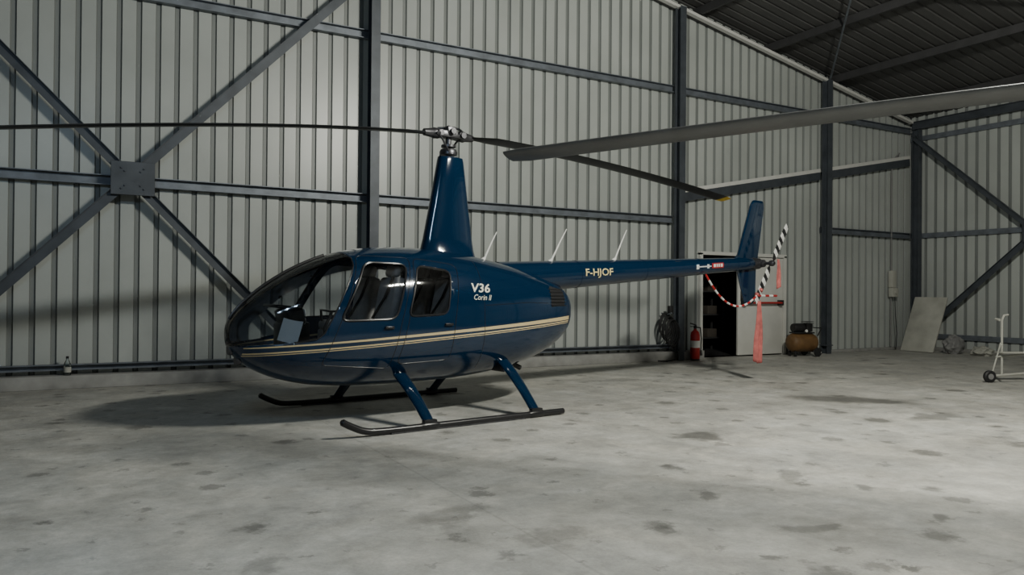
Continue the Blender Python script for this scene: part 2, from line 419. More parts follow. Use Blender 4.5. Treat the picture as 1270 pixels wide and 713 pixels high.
# ---------------------------------------------------------------- helicopter
HX,HY=rm(-0.75,8.90).x,rm(-0.75,8.90).y
HR=R(37.0)-TH
heli=empty('helicopter',(HX,HY,0),HR)
ST=[ # x, zb, zt, w, zm
(-2.50,0.90,0.94,0.01,0.92),(-2.485,0.81,1.02,0.11,0.92),(-2.43,0.71,1.12,0.205,0.91),(-2.30,0.60,1.26,0.315,0.90),
(-2.08,0.49,1.43,0.425,0.90),(-1.78,0.405,1.60,0.53,0.91),(-1.40,0.36,1.745,0.605,0.93),(-1.0,0.345,1.815,0.64,0.95),
(-0.5,0.345,1.83,0.645,0.97),(0.0,0.36,1.80,0.635,0.99),(0.4,0.395,1.745,0.60,1.02),(0.8,0.45,1.67,0.54,1.05),
(1.15,0.54,1.58,0.455,1.09),(1.43,0.65,1.50,0.37,1.12),(1.62,0.77,1.42,0.29,1.13),(1.72,0.88,1.34,0.21,1.13),(1.76,1.02,1.24,0.10,1.13),(1.765,1.12,1.14,0.01,1.13)]
rows=catmull(ST,7)
NS=72
def sect(row,k,inset=0.0):
    x,zb,zt,w,zm=row; a=2*math.pi*k/NS; c,s=math.cos(a),math.sin(a)
    w=max(w-inset,0.001)
    n=2.35 if s>=0 else 2.3
    yy=w*math.copysign(abs(c)**(2/n),c)
    zz=zm+((zt-zm-inset) if s>=0 else (zm-zb-inset))*math.copysign(abs(s)**(2/n),s)
    return Vector((x,yy,zz))
bm=bmesh.new(); rings=[[bm.verts.new(sect(r,k)) for k in range(NS)] for r in rows]
for A,B in zip(rings,rings[1:]):
    for k in range(NS): bm.faces.new((A[k],A[(k+1)%NS],B[(k+1)%NS],B[k]))
bm.faces.new(rings[0][::-1]); bm.faces.new(rings[-1])
def rpoly(pts,r,n=4):
    out=[]; m=len(pts)
    for i in range(m):
        p=Vector(pts[i]); a=(Vector(pts[i-1])-p); b=(Vector(pts[(i+1)%m])-p)
        rr=min(r,a.length*0.45,b.length*0.45); A=p+a.normalized()*rr; B=p+b.normalized()*rr
        for j in range(n+1):
            t=j/n; out.append(((1-t)**2*A+2*(1-t)*t*p+t*t*B).to_tuple())
    return out
def inside(pt,poly):
    x,z=pt; c=False; n=len(poly)
    for i in range(n):
        x1,z1=poly[i]; x2,z2=poly[(i+1)%n]
        if (z1>z)!=(z2>z) and x<(x2-x1)*(z-z1)/(z2-z1)+x1: c=not c
    return c
BUB=[(-3.0,0.765),(-2.0,0.845),(-1.80,0.875),(-1.73,0.93),(-1.66,1.06),(-1.37,1.60),(-1.355,1.68),(-1.42,1.77),(-1.60,2.1),(-3.0,2.1)]
WF=rpoly([(-1.58,1.05),(-1.00,1.065),(-0.80,1.63),(-1.25,1.64)],0.09)
WR=rpoly([(-0.86,1.09),(-0.39,1.11),(-0.29,1.57),(-0.68,1.62)],0.08)
GR=rpoly([(1.20,1.17),(1.50,1.19),(1.54,1.38),(1.25,1.43)],0.03,2)
def cut(poly,ymax=None):
    n=len(poly)
    for i in range(n):
        p=Vector(poly[i]);q=Vector(poly[(i+1)%n])
        if (q-p).length<1e-5 or (abs(p.x)>2.9 and abs(q.x)>2.9) : continue
        lo=(min(p.x,q.x)-0.05,min(p.y,q.y)-0.05); hi=(max(p.x,q.x)+0.05,max(p.y,q.y)+0.05)
        fs=[f for f in bm.faces if any(lo[0]<=v.co.x<=hi[0] and lo[1]<=v.co.z<=hi[1] for v in f.verts)]
        g=set(fs)
        for f in fs: g.update(f.edges); g.update(f.verts)
        d=q-p
        bmesh.ops.bisect_plane(bm,geom=list(g),dist=1e-5,plane_co=(p.x,0,p.y),plane_no=(d.y,0,-d.x))
for P_ in (BUB,WF,WR,GR): cut(P_)
for f in bm.faces:
    c=f.calc_center_median(); pt=(c.x,c.z)
    f.smooth=True
    if inside(pt,BUB): f.material_index=1
    elif inside(pt,WF) or inside(pt,WR): f.material_index=3
    elif inside(pt,GR): f.material_index=2
    else: f.material_index=0
bmesh.ops.recalc_face_normals(bm,faces=bm.faces[:])
bvh=BVHTree.FromBMesh(bm)
for idx,nm,mt in ((1,'windshield','glass'),(3,'door_windows','glass2')):
    gb=bm.copy()
    bmesh.ops.delete(gb,geom=[f for f in gb.faces if f.material_index!=idx],context='FACES')
    for f in gb.faces: f.material_index=0
    mkobj(nm,gb,M[mt],heli,angle=60)
bmesh.ops.delete(bm,geom=[f for f in bm.faces if f.material_index in (1,3)],context='FACES')
body=mkobj('fuselage',bm,[M['blue'],M['blue'],M['black']],heli,angle=60)
sm=body.modifiers.new('thick','SOLIDIFY'); sm.thickness=0.018; sm.offset=-1
def sy(x,z,side=-1,off=0.004,tree=None):
    h=(tree or bvh).ray_cast(Vector((x,3.0*side,z)),Vector((0,-side,0)))
    if h[0] is None: return None
    return h[0].y+side*off
def seam(name,poly,r,mat,closed=True,sides=(-1,1),off=0.0,dens=0.04):
    bm=bmesh.new()
    for s in sides:
        pts=[]; n=len(poly); rng=n if closed else n-1
        for i in range(rng):
            p=Vector(poly[i]);q=Vector(poly[(i+1)%n]); m=max(1,int((q-p).length/dens))
            for j in range(m):
                c=p.lerp(q,j/m); pts.append(c)
        if not closed: pts.append(Vector(poly[-1]))
        P3=[]
        for c in pts:
            y_=sy(c.x,c.y,s,off)
            if y_ is not None: P3.append((c.x,y_,c.y))
        if len(P3)>2: bm_tube(bm,P3,r,6,cyclic=closed)
    return mkobj(name,bm,mat,heli)
seam('window_seal_front',WF,0.012,M['blackgloss']); seam('window_seal_rear',WR,0.012,M['blackgloss'])
seam('windshield_seal',BUB[1:9],0.008,M['blackgloss'],closed=False)
DF=rpoly([(-1.74,0.62),(-1.04,0.56),(-0.94,1.02),(-0.74,1.70),(-1.30,1.71)],0.06)
DR=rpoly([(-0.96,0.60),(-0.33,0.62),(-0.29,1.05),(-0.18,1.64),(-0.70,1.70)],0.08)
seam('door_seam_front',DF,0.0035,M['blackgloss']); seam('door_seam_rear',DR,0.0035,M['blackgloss'])
seam('cowl_seam',[(0.10,0.50),(0.10,1.70)],0.003,M['blackgloss'],closed=False)
seam('cowl_seam_aft',[(0.12,1.20),(0.8,1.23),(1.15,1.22)],0.003,M['blackgloss'],closed=False)
bm=bmesh.new()
for i in range(6):
    z0=1.19+i*0.04
    for s in (-1,1):
        pts=[(x_,sy(x_,z0,s,0.006),z0) for x_ in [1.21+0.31*j/6 for j in range(7)]]
        pts=[p for p in pts if p[1] is not None]
        bm_tube(bm,pts,0.007,6)
mkobj('grille_louvres',bm,M['blackgloss'],heli)
bm=bmesh.new(); pts=[]
for r in rows:
    if r[0]<=-1.5 and r[0]>-2.47: pts.append((r[0],0,r[2]+0.003))
bm_tube(bm,pts,0.018,8,squash=0.5); mkobj('windshield_bow',bm,M['blackgloss'],heli)
bm=bmesh.new()
for x_,z_ in ((-1.08,0.98),(-0.38,1.0)):
    for s in(-1,1):
        y_=sy(x_,z_,s,0.012); bm_box(bm,(x_,y_,z_),(0.10,0.02,0.025),bevel=0.006)
mkobj('door_handles',bm,M['blackgloss'],heli)
lathe('landing_light',[(0.0,-0.02),(0.05,-0.02),(0.055,0.0),(0.05,0.03),(0.0,0.03)],(-2.46,0.0,0.77),M['metal'],heli,axis='X')
lathe('landing_light_low',[(0.0,-0.02),(0.05,-0.02),(0.055,0.0),(0.05,0.03),(0.0,0.03)],(-2.39,0.0,0.67),M['metal'],heli,axis='X')
bm=bmesh.new(); cabrows=[r for r in rows if -2.25<r[0]<-0.05]
fl=[]
for r in cabrows:
    hw=r[3]*0.86-0.03; fl.append((bm.verts.new((r[0],-hw,0.66)),bm.verts.new((r[0],hw,0.66))))
for a,b in zip(fl,fl[1:]): bm.faces.new((a[0],a[1],b[1],b[0]))
mkobj('cabin_floor',bm,M['carpet'],heli)
bm=bmesh.new(); rr=[r for r in rows if r[0]>-0.14][0]
bm.faces.new([bm.verts.new(sect(rr,k,0.03)) for k in range(NS)]); mkobj('firewall',bm,M['carpet'],heli)
bm=bmesh.new()
for x_ in (-1.02,-0.32):
    for y_ in (-0.28,0.28):
        bm_box(bm,(x_-0.10,y_,0.80),(0.50,0.46,0.26),bevel=0.03)
        bm_box(bm,(x_-0.12,y_,0.97),(0.46,0.44,0.12),bevel=0.05,seg=3)
        bm_box(bm,(x_+0.12,y_,1.24),(0.11,0.42,0.52),rot=Matrix.Rotation(R(12),3,'Y'),bevel=0.045,seg=3)
        bm_box(bm,(x_+0.17,y_,1.56),(0.08,0.24,0.13),rot=Matrix.Rotation(R(10),3,'Y'),bevel=0.035,seg=3)
mkobj('seats',bm,M['seat'],heli)
# seat belts
bm=bmesh.new()
for x_ in (-1.02,-0.32):
    for y_ in (-0.28,0.28):
        bm_tube(bm,[(x_+0.08,y_-0.17,1.50),(x_+0.03,y_-0.08,1.28),(x_-0.02,y_+0.10,1.06)],0.018,6,squash=0.3)
mkobj('seat_belts',bm,M['black'],heli)
bm=bmesh.new()
bm_box(bm,(-1.84,0.02,0.84),(0.30,0.26,0.38),bevel=0.03)
bm_box(bm,(-1.86,0.02,1.08),(0.18,0.38,0.18),rot=Matrix.Rotation(R(-15),3,'Y'),bevel=0.03)
bm_box(bm,(-1.94,0.02,1.18),(0.26,0.42,0.03),rot=Matrix.Rotation(R(6),3,'Y'),bevel=0.012)
mkobj('instrument_console',bm,M['blackgloss'],heli)
bm=bmesh.new()
for i in range(3):
    for j in range(2): bm_lathe(bm,[(0.0,0),(0.035,0),(0.038,0.01),(0.0,0.01)],(-1.765,-0.10+i*0.12,1.04+j*0.085),16,'X')
mkobj('instrument_dials',bm,M['whitep'],heli)
tube('cyclic_stick',[(-1.45,0,0.66),(-1.50,0,0.95),(-1.42,0,1.12)],0.016,M['blackgloss'],heli)
tube('cyclic_tbar',[(-1.40,-0.30,1.02),(-1.42,-0.28,1.14),(-1.42,0,1.13),(-1.42,0.28,1.14),(-1.40,0.30,1.02)],0.013,M['blackgloss'],heli)
# sheet of paper leaning inside the windshield near the sill
bm=bmesh.new()
nv=Vector((-0.30,-0.80,0.52)).normalized(); uv=Vector((0.93,-0.34,0.0)); uv=(uv-nv*uv.dot(nv)).normalized(); wv=nv.cross(uv)
if wv.z<0: wv=-wv
rt=Matrix.Rotation(R(-14),3,nv); uv=rt@uv; wv=rt@wv
cc=Vector((-1.99,-0.335,0.95)); g=[]
for i in range(5):
    row=[]
    for j in range(5):
        a_,b_=(i/4-0.5),(j/4-0.5); row.append(bm.verts.new(cc+uv*a_*0.19+wv*b_*0.25+nv*0.015*(a_*a_*4)))
    g.append(row)
for i in range(4):
    for j in range(4): bm.faces.new((g[i][j],g[i+1][j],g[i+1][j+1],g[i][j+1]))
mkobj('paper_sheet',bm,M['paper'],heli)
def aero(cx,z,c,w,n=28):
    out=[]
    for k in range(n):
        a=2*math.pi*k/n; xx=math.cos(a)
        out.append(Vector((cx+xx*c/2,math.copysign(abs(math.sin(a))**0.9,math.sin(a))*w*(1-0.25*xx),z)))
    return out
bm=bmesh.new()
fr=[(-0.01,1.62,0.86,0.20),(-0.005,1.76,0.76,0.155),(0.0,1.84,0.70,0.125),(0.005,1.95,0.655,0.11),(0.015,2.3,0.53,0.10),(0.025,2.65,0.415,0.09),(0.03,2.86,0.345,0.085),(0.03,2.90,0.325,0.075)]
rg=[[bm.verts.new(p) for p in aero(*f)] for f in fr]
for A,B in zip(rg,rg[1:]):
    for k in range(28): bm.faces.new((A[k],A[(k+1)%28],B[(k+1)%28],B[k]))
bm.faces.new(rg[-1]); bm.faces.new(rg[0][::-1])
mkobj('mast_fairing',bm,M['blue'],heli)
def hub(parent,zoff,bladeang):
    rot=Matrix.Rotation(bladeang,3,'Z')
    def T(p): return rot@Vector(p)+Vector((0,0,zoff))
    bm=bmesh.new()
    bm_tube(bm,[T((0,0,-0.30)),T((0,0,0.06))],0.032,16)
    bm_lathe(bm,[(0.05,-0.24),(0.10,-0.235),(0.105,-0.20),(0.09,-0.17),(0.05,-0.16)],(0,0,zoff),24)
    bm_lathe(bm,[(0.05,-0.15),(0.085,-0.145),(0.085,-0.12),(0.05,-0.11)],(0,0,zoff),24)
    bm_box(bm,T((0,0,0.0)),(0.36,0.15,0.08),rot=rot,bevel=0.015)
    bm_box(bm,T((0,0,0.045)),(0.12,0.17,0.09),rot=rot,bevel=0.015)
    bm_lathe(bm,[(0.03,0.07),(0.04,0.075),(0.04,0.09),(0.025,0.10),(0.010,0.11)],(0,0,zoff),16)
    bm_tube(bm,[T((0,-0.12,0.03)),T((0,0.12,0.03))],0.035,12)
    for s in (-1,1):
        bm_tube(bm,[T((s*0.15,-0.10,0)),T((s*0.15,0.10,0))],0.034,12)
        bm_tube(bm,[T((s*0.14,0,0)),T((s*0.20,0,0)),T((s*0.22,0,0)),T((s*0.33,0,-0.005))],[0.06,0.065,0.055,0.04],16)
        bm_tube(bm,[T((s*0.20,s*0.12,-0.02)),T((s*0.16,0,-0.0))],0.024,8)
        bm_tube(bm,[T((s*0.20,s*0.12,-0.02)),T((s*0.06,s*0.10,-0.20))],0.011,8)
        bm_tube(bm,[T((s*0.11,-s*0.12,0.03)),T((s*0.11,-s*0.05,0.075)),T((s*0.02,0,0.08))],0.014,8)
    bm_tube(bm,[T((-0.05,0.10,-0.22)),T((-0.10,0.05,-0.34))],0.010,8)
    return mkobj('rotor_hub',bm,M['metal'],parent)
def blade(parent,name,zoff,ang,rad,droop,chord,pitch,mat,tipmat=None,r0=0.30,thick=0.125,ex=1.8):
    prof=[]
    n=16
    for k in range(n):
        a=2*math.pi*k/n; xx=0.5*(1+math.cos(a))
        th=thick*5*(0.2969*math.sqrt(xx)-0.126*xx-0.3516*xx**2+0.2843*xx**3-0.1015*xx**4)
        prof.append(((0.30-xx)*chord,math.copysign(max(th,0.004),math.sin(a))*chord))
    bm=bmesh.new(); rg=[]; N_=34
    rot=Matrix.Rotation(ang,3,'Z')
    for i in range(N_+1):
        t=i/N_; r=r0+(rad-r0)*t
        cs=1.0 if t>0.06 else 0.35+0.65*(t/0.06)
        if t>0.985: cs=0.8
        pz=zoff-droop*(r/rad)**ex
        pr=R(pitch)
        ring=[]
        for (c_,h_) in prof:
            c2,h2=c_*cs,h_*(cs if t>0.06 else 1.2)
            ring.append(bm.verts.new(rot@Vector((r,c2*math.cos(pr)-h2*math.sin(pr),c2*math.sin(pr)+h2*math.cos(pr)))+Vector((0,0,pz))))
        rg.append(ring)
    for i,(A,B) in enumerate(zip(rg,rg[1:])):
        for k in range(n):
            f=bm.faces.new((A[k],A[(k+1)%n],B[(k+1)%n],B[k]))
            f.material_index=1 if (tipmat and i>=N_-1) else 0
    bm.faces.new(rg[0][::-1]); f=bm.faces.new(rg[-1]); f.material_index=1 if tipmat else 0
    return mkobj(name,bm,[mat,tipmat or mat],parent,angle=50)
ZH=3.16
hub(heli,ZH,0.0)
blade(heli,'main_rotor_blade_aft',ZH,0.0,5.03,0.36,0.26,-4,M['bladeblk'],M['yellow'])
blade(heli,'main_rotor_blade_fore',ZH,math.pi,5.03,0.62,0.26,-4,M['bladeblk'],M['yellow'],ex=1.45)
def bz(x): return 1.52+(x-0.9)*0.066
def br(x): return 0.205+(x-0.9)/(5.75-0.9)*(0.095-0.205)
bm=bmesh.new(); pts=[(0.7+i*(5.72-0.7)/24,0,bz(0.7+i*(5.72-0.7)/24)) for i in range(25)]
bm_tube(bm,pts+[(5.78,0,bz(5.78))],[br(p[0]) for p in pts]+[0.06],28)
bmesh.ops.recalc_face_normals(bm,faces=bm.faces[:]); boomtree=BVHTree.FromBMesh(bm)
mkobj('tail_boom',bm,M['blue'],heli)
bm=bmesh.new()
for x_ in (1.95,3.2,4.4,5.3):
    bm_tube(bm,[(x_-0.008,0,bz(x_-0.008)),(x_+0.008,0,bz(x_+0.008))],br(x_)+0.003,28)
mkobj('boom_rings',bm,M['blue'],heli)
def fin(name,poly,t,mat,y0=0.0,horizontal=False):
    bm=bmesh.new(); n=len(poly)
    c=sum((Vector(p) for p in poly),Vector((0,0)))/n
    def P(p,s,y_): 
        q=c+(Vector(p)-c)*s
        return (q.x,y0+y_,q.y) if not horizontal else (q.x,q.y,y0+y_)
    L=[[bm.verts.new(P(p,s,y_)) for p in poly] for s,y_ in ((0.93,-t),(1.0,-t*0.3),(1.0,t*0.3),(0.93,t))]
    for A,B in zip(L,L[1:]):
        for i in range(n): bm.faces.new((A[i],A[(i+1)%n],B[(i+1)%n],B[i]))
    bm.faces.new(L[0][::-1]); bm.faces.new(L[-1])
    return mkobj(name,bm,mat,heli,angle=25)
fin('fin_upper',rpoly([(5.30,1.86),(5.42,1.93),(5.76,2.80),(5.82,2.87),(6.08,2.87),(6.11,2.80),(5.92,1.80),(5.35,1.78)],0.04,3),0.025,M['blue'],0.03)
fin('fin_lower',rpoly([(5.36,1.86),(5.90,1.90),(5.88,1.25),(5.82,1.18),(5.62,1.18)],0.05,3),0.022,M['blue'],0.03)
fin('stabilizer',rpoly([(5.0,0.05),(5.32,0.05),(5.30,1.02),(5.06,1.02)],0.05,3),0.016,M['blue'],bz(5.2),horizontal=True)
TX,TY,TZ=5.92,-0.26,bz(5.8)
bm=bmesh.new(); bm_tube(bm,[(5.70,0,TZ),(5.80,0,TZ),(5.93,0,TZ),(5.98,0,TZ)],[0.08,0.095,0.09,0.04],16)
bm_tube(bm,[(TX,0,TZ),(TX,-0.12,TZ),(TX,-0.13,TZ),(TX,TY-0.05,TZ)],[0.07,0.06,0.025,0.025],16)
bm_tube(bm,[(TX,TY-0.05,TZ),(TX,TY-0.02,TZ),(TX,TY+0.03,TZ)],[0.03,0.05,0.045],12)
mkobj('tail_gearbox',bm,M['metal'],heli)
ta=math.atan2(0.62,0.42)
bm=bmesh.new(); d=Vector((math.cos(ta),0,math.sin(ta))); e=Vector((-math.sin(ta),0,math.cos(ta)))
seg=[0.08,0.16,0.24,0.32,0.40,0.48,0.56,0.65,0.74]
for s in (-1,1):
    prev=None
    for i,r_ in enumerate(seg):
        hw=0.03 if i==0 else (0.058 if i<len(seg)-1 else 0.045)
        q=Vector((TX,TY,TZ))+d*r_*s; sk=d*0.02
        ring=[bm.verts.new(q+e*hw+sk),bm.verts.new(q+Vector((0,-0.009,0))+e*hw*0.3),bm.verts.new(q-e*hw-sk),bm.verts.new(q+Vector((0,0.009,0))+e*hw*0.3)]
        if prev:
            for k in range(4):
                f=bm.faces.new((prev[k],prev[(k+1)%4],ring[(k+1)%4],ring[k])); f.material_index=(i+1)%2
        else: bm.faces.new(ring)
        prev=ring
    f=bm.faces.new(prev)
mkobj('tail_rotor',bm,[M['blackgloss'],M['whitep']],heli,smooth=False)
def decal(name,quads,mat,tree,side=-1,off=0.005):
    bm=bmesh.new()
    for (xa,za,xb,zb_) in quads:
        nx=max(1,int((xb-xa)/0.04)); nz=4
        g=[[None]*(nz+1) for _ in range(nx+1)]
        for i in range(nx+1):
            for j in range(nz+1):
                X_=xa+(xb-xa)*i/nx; Z_=za+(zb_-za)*j/nz+(X_-xa)*0.066
                g[i][j]=bm.verts.new((X_,sy(X_,Z_,side,off,tree) or 0,Z_))
        for i in range(nx):
            for j in range(nz): bm.faces.new((g[i][j],g[i+1][j],g[i+1][j+1],g[i][j+1]))
    return mkobj(name,bm,mat,heli)
decal('warning_label',[(4.62,bz(4.62)-0.035,4.90,bz(4.62)+0.045)],M['red'],boomtree)
decal('warning_label_marks',[(4.65,bz(4.65)-0.018,4.70,bz(4.65)+0.03),(4.72,bz(4.72)-0.018,4.75,bz(4.72)+0.03),(4.77,bz(4.77)-0.018,4.80,bz(4.77)+0.03),(4.82,bz(4.82)-0.018,4.87,bz(4.82)+0.03)],M['whitep'],boomtree,off=0.008)
decal('warning_arrow',[(4.28,bz(4.28)-0.008,4.60,bz(4.28)+0.008),(4.25,bz(4.25)-0.035,4.31,bz(4.25)+0.035),(4.50,bz(4.5)-0.03,4.55,bz(4.5)+0.03)],M['whitep'],boomtree)
bm=bmesh.new()
for x0_,dx,dz in ((0.50,0.20,0.36),(1.55,0.27,0.44),(2.68,0.24,0.44)):
    zb_=(1.735 if x0_<0.7 else bz(x0_)+br(x0_))-0.02
    bm_tube(bm,[(x0_-0.02,0,zb_),(x0_+0.02,0,zb_+0.035),(x0_+0.03,0,zb_+0.05)],[0.03,0.02,0.012],8)
    bm_tube(bm,[(x0_+0.02,0,zb_+0.03),(x0_+dx*0.6,0,zb_+dz*0.62),(x0_+dx,0,zb_+dz)],[0.014,0.010,0.006],8,squash=0.6)
mkobj('antennas',bm,M['whitep'],heli)
def text(name,body_,x0_,z0_,h,mat,tree,slope=0.0,shear=0.0,width=None,bold=0.0,off=0.006):
    cu=bpy.data.curves.new(name,'FONT'); cu.body=body_; cu.size=1.0; cu.offset=bold; cu.resolution_u=3; cu.shear=shear
    ob=bpy.data.objects.new(name,cu); COL.objects.link(ob)
    dg=bpy.context.evaluated_depsgraph_get(); me=bpy.data.meshes.new_from_object(ob.evaluated_get(dg))
    bpy.data.objects.remove(ob)
    b=bmesh.new(); b.from_mesh(me)
    bmesh.ops.triangulate(b,faces=b.faces[:])
    bmesh.ops.subdivide_edges(b,edges=[e for e in b.edges if e.calc_length()>0.25],cuts=2)
    ys=[v.co.y for v in b.verts]; xs_=[v.co.x for v in b.verts]
    sc=h/(max(ys)-min(ys)); w=(max(xs_)-min(xs_))*sc; kx=(width/w if width else 1.0); mx_=min(xs_); my=min(ys)
    for v in b.verts:
        X_=x0_+(v.co.x-mx_)*sc*kx; Z_=z0_+(v.co.y-my)*sc+(X_-x0_)*slope
        v.co=Vector((X_,(sy(X_,Z_,-1,off,tree) or -0.2),Z_))
    o=mkobj(name,b,mat,heli,smooth=False)
text('registration','F-HJOF',2.00,1.535,0.125,M['gold'],boomtree,slope=0.04,width=0.50,bold=0.012)
text('model_lettering','V36',-0.05,1.345,0.10,M['cream'],bvh,slope=-0.03,shear=0.25,width=0.25,bold=0.02)
text('variant_lettering','Corin II',-0.04,1.262,0.06,M['cream'],bvh,slope=-0.03,shear=0.4,width=0.25,bold=0.004)
for s,nm in ((-1,'near'),(1,'far')):
    yk=1.09*s
    pts=catmull([(-1.80,yk,0.165),(-1.70,yk,0.11),(-1.56,yk,0.055),(-1.38,yk,0.040),(-0.9,yk,0.038),(0.0,yk,0.038),(0.84,yk,0.038)],5)
    tube('skid_'+nm,pts,[0.018]+[0.032]*(len(pts)-1),M['blackgloss'],heli,seg=14)
    bm=bmesh.new(); bm_box(bm,(-0.5,yk,0.008),(1.6,0.05,0.016)); mkobj('skid_shoe_'+nm,bm,M['metal'],heli)
    for x_,nn in ((-0.87,'front'),(0.46,'rear')):
        bm=bmesh.new()
        A=Vector((x_+(0.02 if x_<0 else 0.05),s*0.40,0.50 if x_<0 else 0.56)); B=Vector((x_,s*1.07,0.07))
        rg=[]
        for i in range(7):
            t=i/6; c=A.lerp(B,t)+Vector((0,0,0.03*math.sin(math.pi*t)))
            ch=0.080-0.02*t; th=0.032
            ring=[]
            for k in range(16):
                a=2*math.pi*k/16
                off=Vector((math.cos(a)*ch,0,0))+Vector((0,0.59*s,0.80))*math.sin(a)*th
                ring.append(bm.verts.new(c+off))
            rg.append(ring)
        for a_,b_ in zip(rg,rg[1:]):
            for k in range(16): bm.faces.new((a_[k],a_[(k+1)%16],b_[(k+1)%16],b_[k]))
        bm.faces.new(rg[0][::-1]); bm.faces.new(rg[-1])
        mkobj('strut_%s_%s'%(nn,nm),bm,M['blue'],heli)
        bm=bmesh.new(); bm_tube(bm,[(x_-0.10,yk,0.04),(x_-0.06,yk,0.04),(x_+0.06,yk,0.04),(x_+0.10,yk,0.04)],[0.032,0.040,0.040,0.032],12)
        bm_box(bm,(x_,yk*0.995,0.080),(0.15,0.06,0.04),bevel=0.012)
        mkobj('strut_shoe_%s_%s'%(nn,nm),bm,M['blackgloss'],heli)
bm=bmesh.new()
for x_ in (-0.85,0.49): bm_tube(bm,[(x_,-0.45,0.48),(x_,0.45,0.48)],0.05,12)
mkobj('cross_tubes',bm,M['black'],heli)
tube('exhaust',[(0.8,-0.12,0.60),(0.88,-0.14,0.47),(0.96,-0.15,0.43)],0.03,M['black'],heli)
def cloth(name,top,w,h,mat,dirv,folds=3,amp=0.03,taper=0.6):
    bm=bmesh.new(); nx,nz=14,16; g=[]
    dv=Vector(dirv).normalized(); nv=Vector((-dv.y,dv.x,0))
    for j in range(nz+1):
        t=j/nz; row=[]
        for i in range(nx+1):
            u=i/nx-0.5; ww=w*(taper+(1-taper)*min(1,t*1.6))
            p=Vector(top)+dv*(u*ww+0.01*math.sin(5*t))+nv*(amp*math.sin(u*folds*2*math.pi+1.5*t)*(0.4+0.6*t))+Vector((0,0,-h*t-0.02*math.cos(u*5)))
            row.append(bm.verts.new(p))
        g.append(row)
    for j in range(nz):
        for i in range(nx): bm.faces.new((g[j][i],g[j][i+1],g[j+1][i+1],g[j+1][i]))
    o=mkobj(name,bm,mat,heli,angle=180); m=o.modifiers.new('t','SOLIDIFY'); m.thickness=0.004
    return o
lt=Vector((TX,TY,TZ))-d*0.70
cloth('warning_flag',(lt.x+0.06,lt.y-0.01,lt.z-0.02),0.20,0.96,M['pink'],(1,0,0),2,0.03,0.3)
cloth('warning_ribbon',(TX+0.13,TY-0.03,TZ+0.06),0.12,0.45,M['pink'],(1,0,0),1,0.02,0.5)
bm=bmesh.new()
A=Vector((4.50,-0.10,bz(4.50)-0.12)); B=lt+Vector((0,0,0.06)); n=26; L_=[]
for i in range(n*2+1):
    t=i/(n*2); L_.append(A.lerp(B,t)+Vector((0,0,-0.30*4*t*(1-t))))
for i in range(n*2):
    bm_tube(bm,[L_[i],L_[i+1]],0.016,6,mi=(i//3)%2)
C=lt+Vector((0.50,-0.02,0.06))
for i in range(10):
    bm_tube(bm,[B.lerp(C,i/10),B.lerp(C,(i+1)/10)],0.018,6,mi=(i//2)%2)
mkobj('barrier_chain',bm,[M['red'],M['whitep']],heli)
bm=bmesh.new(); 
bm_tube(bm,[B,lt+Vector((0.02,0,0.10))],0.03,8); bm_tube(bm,[lt+d*0.2,lt+d*0.16],0.04,8)
mkobj('chain_tie',bm,M['pink'],heli)

# ---------------------------------------------------------------- second rotor on its stand
rs=rm(4.59,4.49); tip=rm(-0.06,6.40)
ang=math.atan2(tip.y-rs.y,tip.x-rs.x)
st=empty('helicopter_rotor',(rs.x,rs.y,0))
rad2=(Vector((tip.x,tip.y))-Vector((rs.x,rs.y))).length
blade(st,'blade_left',2.76,ang,rad2,0.27,0.29,10,M['blade'],ex=1.2,thick=0.14)
blade(st,'blade_right',2.76,ang+math.pi,rad2,0.27,0.29,10,M['blade'],ex=1.2,thick=0.14)
hub(st,2.76,ang)
bm=bmesh.new(); bm_tube(bm,[(0,0,0.1),(0,0,2.50)],0.05,16)
for k in range(4):
    a=math.pi/4+k*math.pi/2; v=Vector((math.cos(a),math.sin(a),0))
    bm_box(bm,v*0.33+Vector((0,0,0.05)),(0.66,0.08,0.10),rot=Matrix.Rotation(a,3,'Z'),bevel=0.01)
    bm_tube(bm,[v*0.55+Vector((0,0,0.1)),Vector((0,0,0.8))],0.02,8)
mkobj('stand',bm,M['steel_d'],st)

# ---------------------------------------------------------------- things along the wall
fe=empty('fire_extinguisher',(10.86,WY-0.38,0))
lathe('cylinder',[(0.0,0.02),(0.085,0.02),(0.095,0.05),(0.095,0.50),(0.08,0.57),(0.035,0.61),(0.03,0.64),(0.0,0.64)],(0,0,0),M['red'],fe)
lathe('foot_ring',[(0.07,0),(0.09,0),(0.09,0.04),(0.07,0.04)],(0,0,0),M['black'],fe)
bm=bmesh.new(); bm_box(bm,(0,0,0.67),(0.05,0.05,0.06),bevel=0.008); bm_box(bm,(-0.05,0,0.73),(0.16,0.025,0.02),rot=Matrix.Rotation(R(15),3,'Y')); bm_box(bm,(-0.05,0,0.685),(0.14,0.025,0.015))
bm_tube(bm,[(0.02,0,0.67),(0.12,-0.02,0.66),(0.14,-0.03,0.45),(0.12,-0.04,0.20)],0.014,8)
bm_tube(bm,[(0.12,-0.04,0.22),(0.12,-0.04,0.10)],[0.014,0.03],8)
mkobj('valve_and_hose',bm,M['black'],fe)
bm=bmesh.new(); bm_lathe(bm,[(0.0955,0.26),(0.0965,0.26),(0.0965,0.40),(0.0955,0.40)],seg=24); mkobj('label',bm,M['whitep'],fe)
ho=empty('coiled_hose',(10.22,WY-0.30,0))
bm=bmesh.new()
for i in range(9):
    rr_=0.17+0.014*(i%3); c=Vector((0.015*i-0.05,-0.015*i+0.05,0.72-0.02*i))
    bm_tube(bm,[c+Vector((rr_*0.8*math.sin(2*math.pi*k/20),0.01*math.sin(k),rr_*1.35*math.cos(2*math.pi*k/20))) for k in range(20)],0.015,6,cyclic=True)
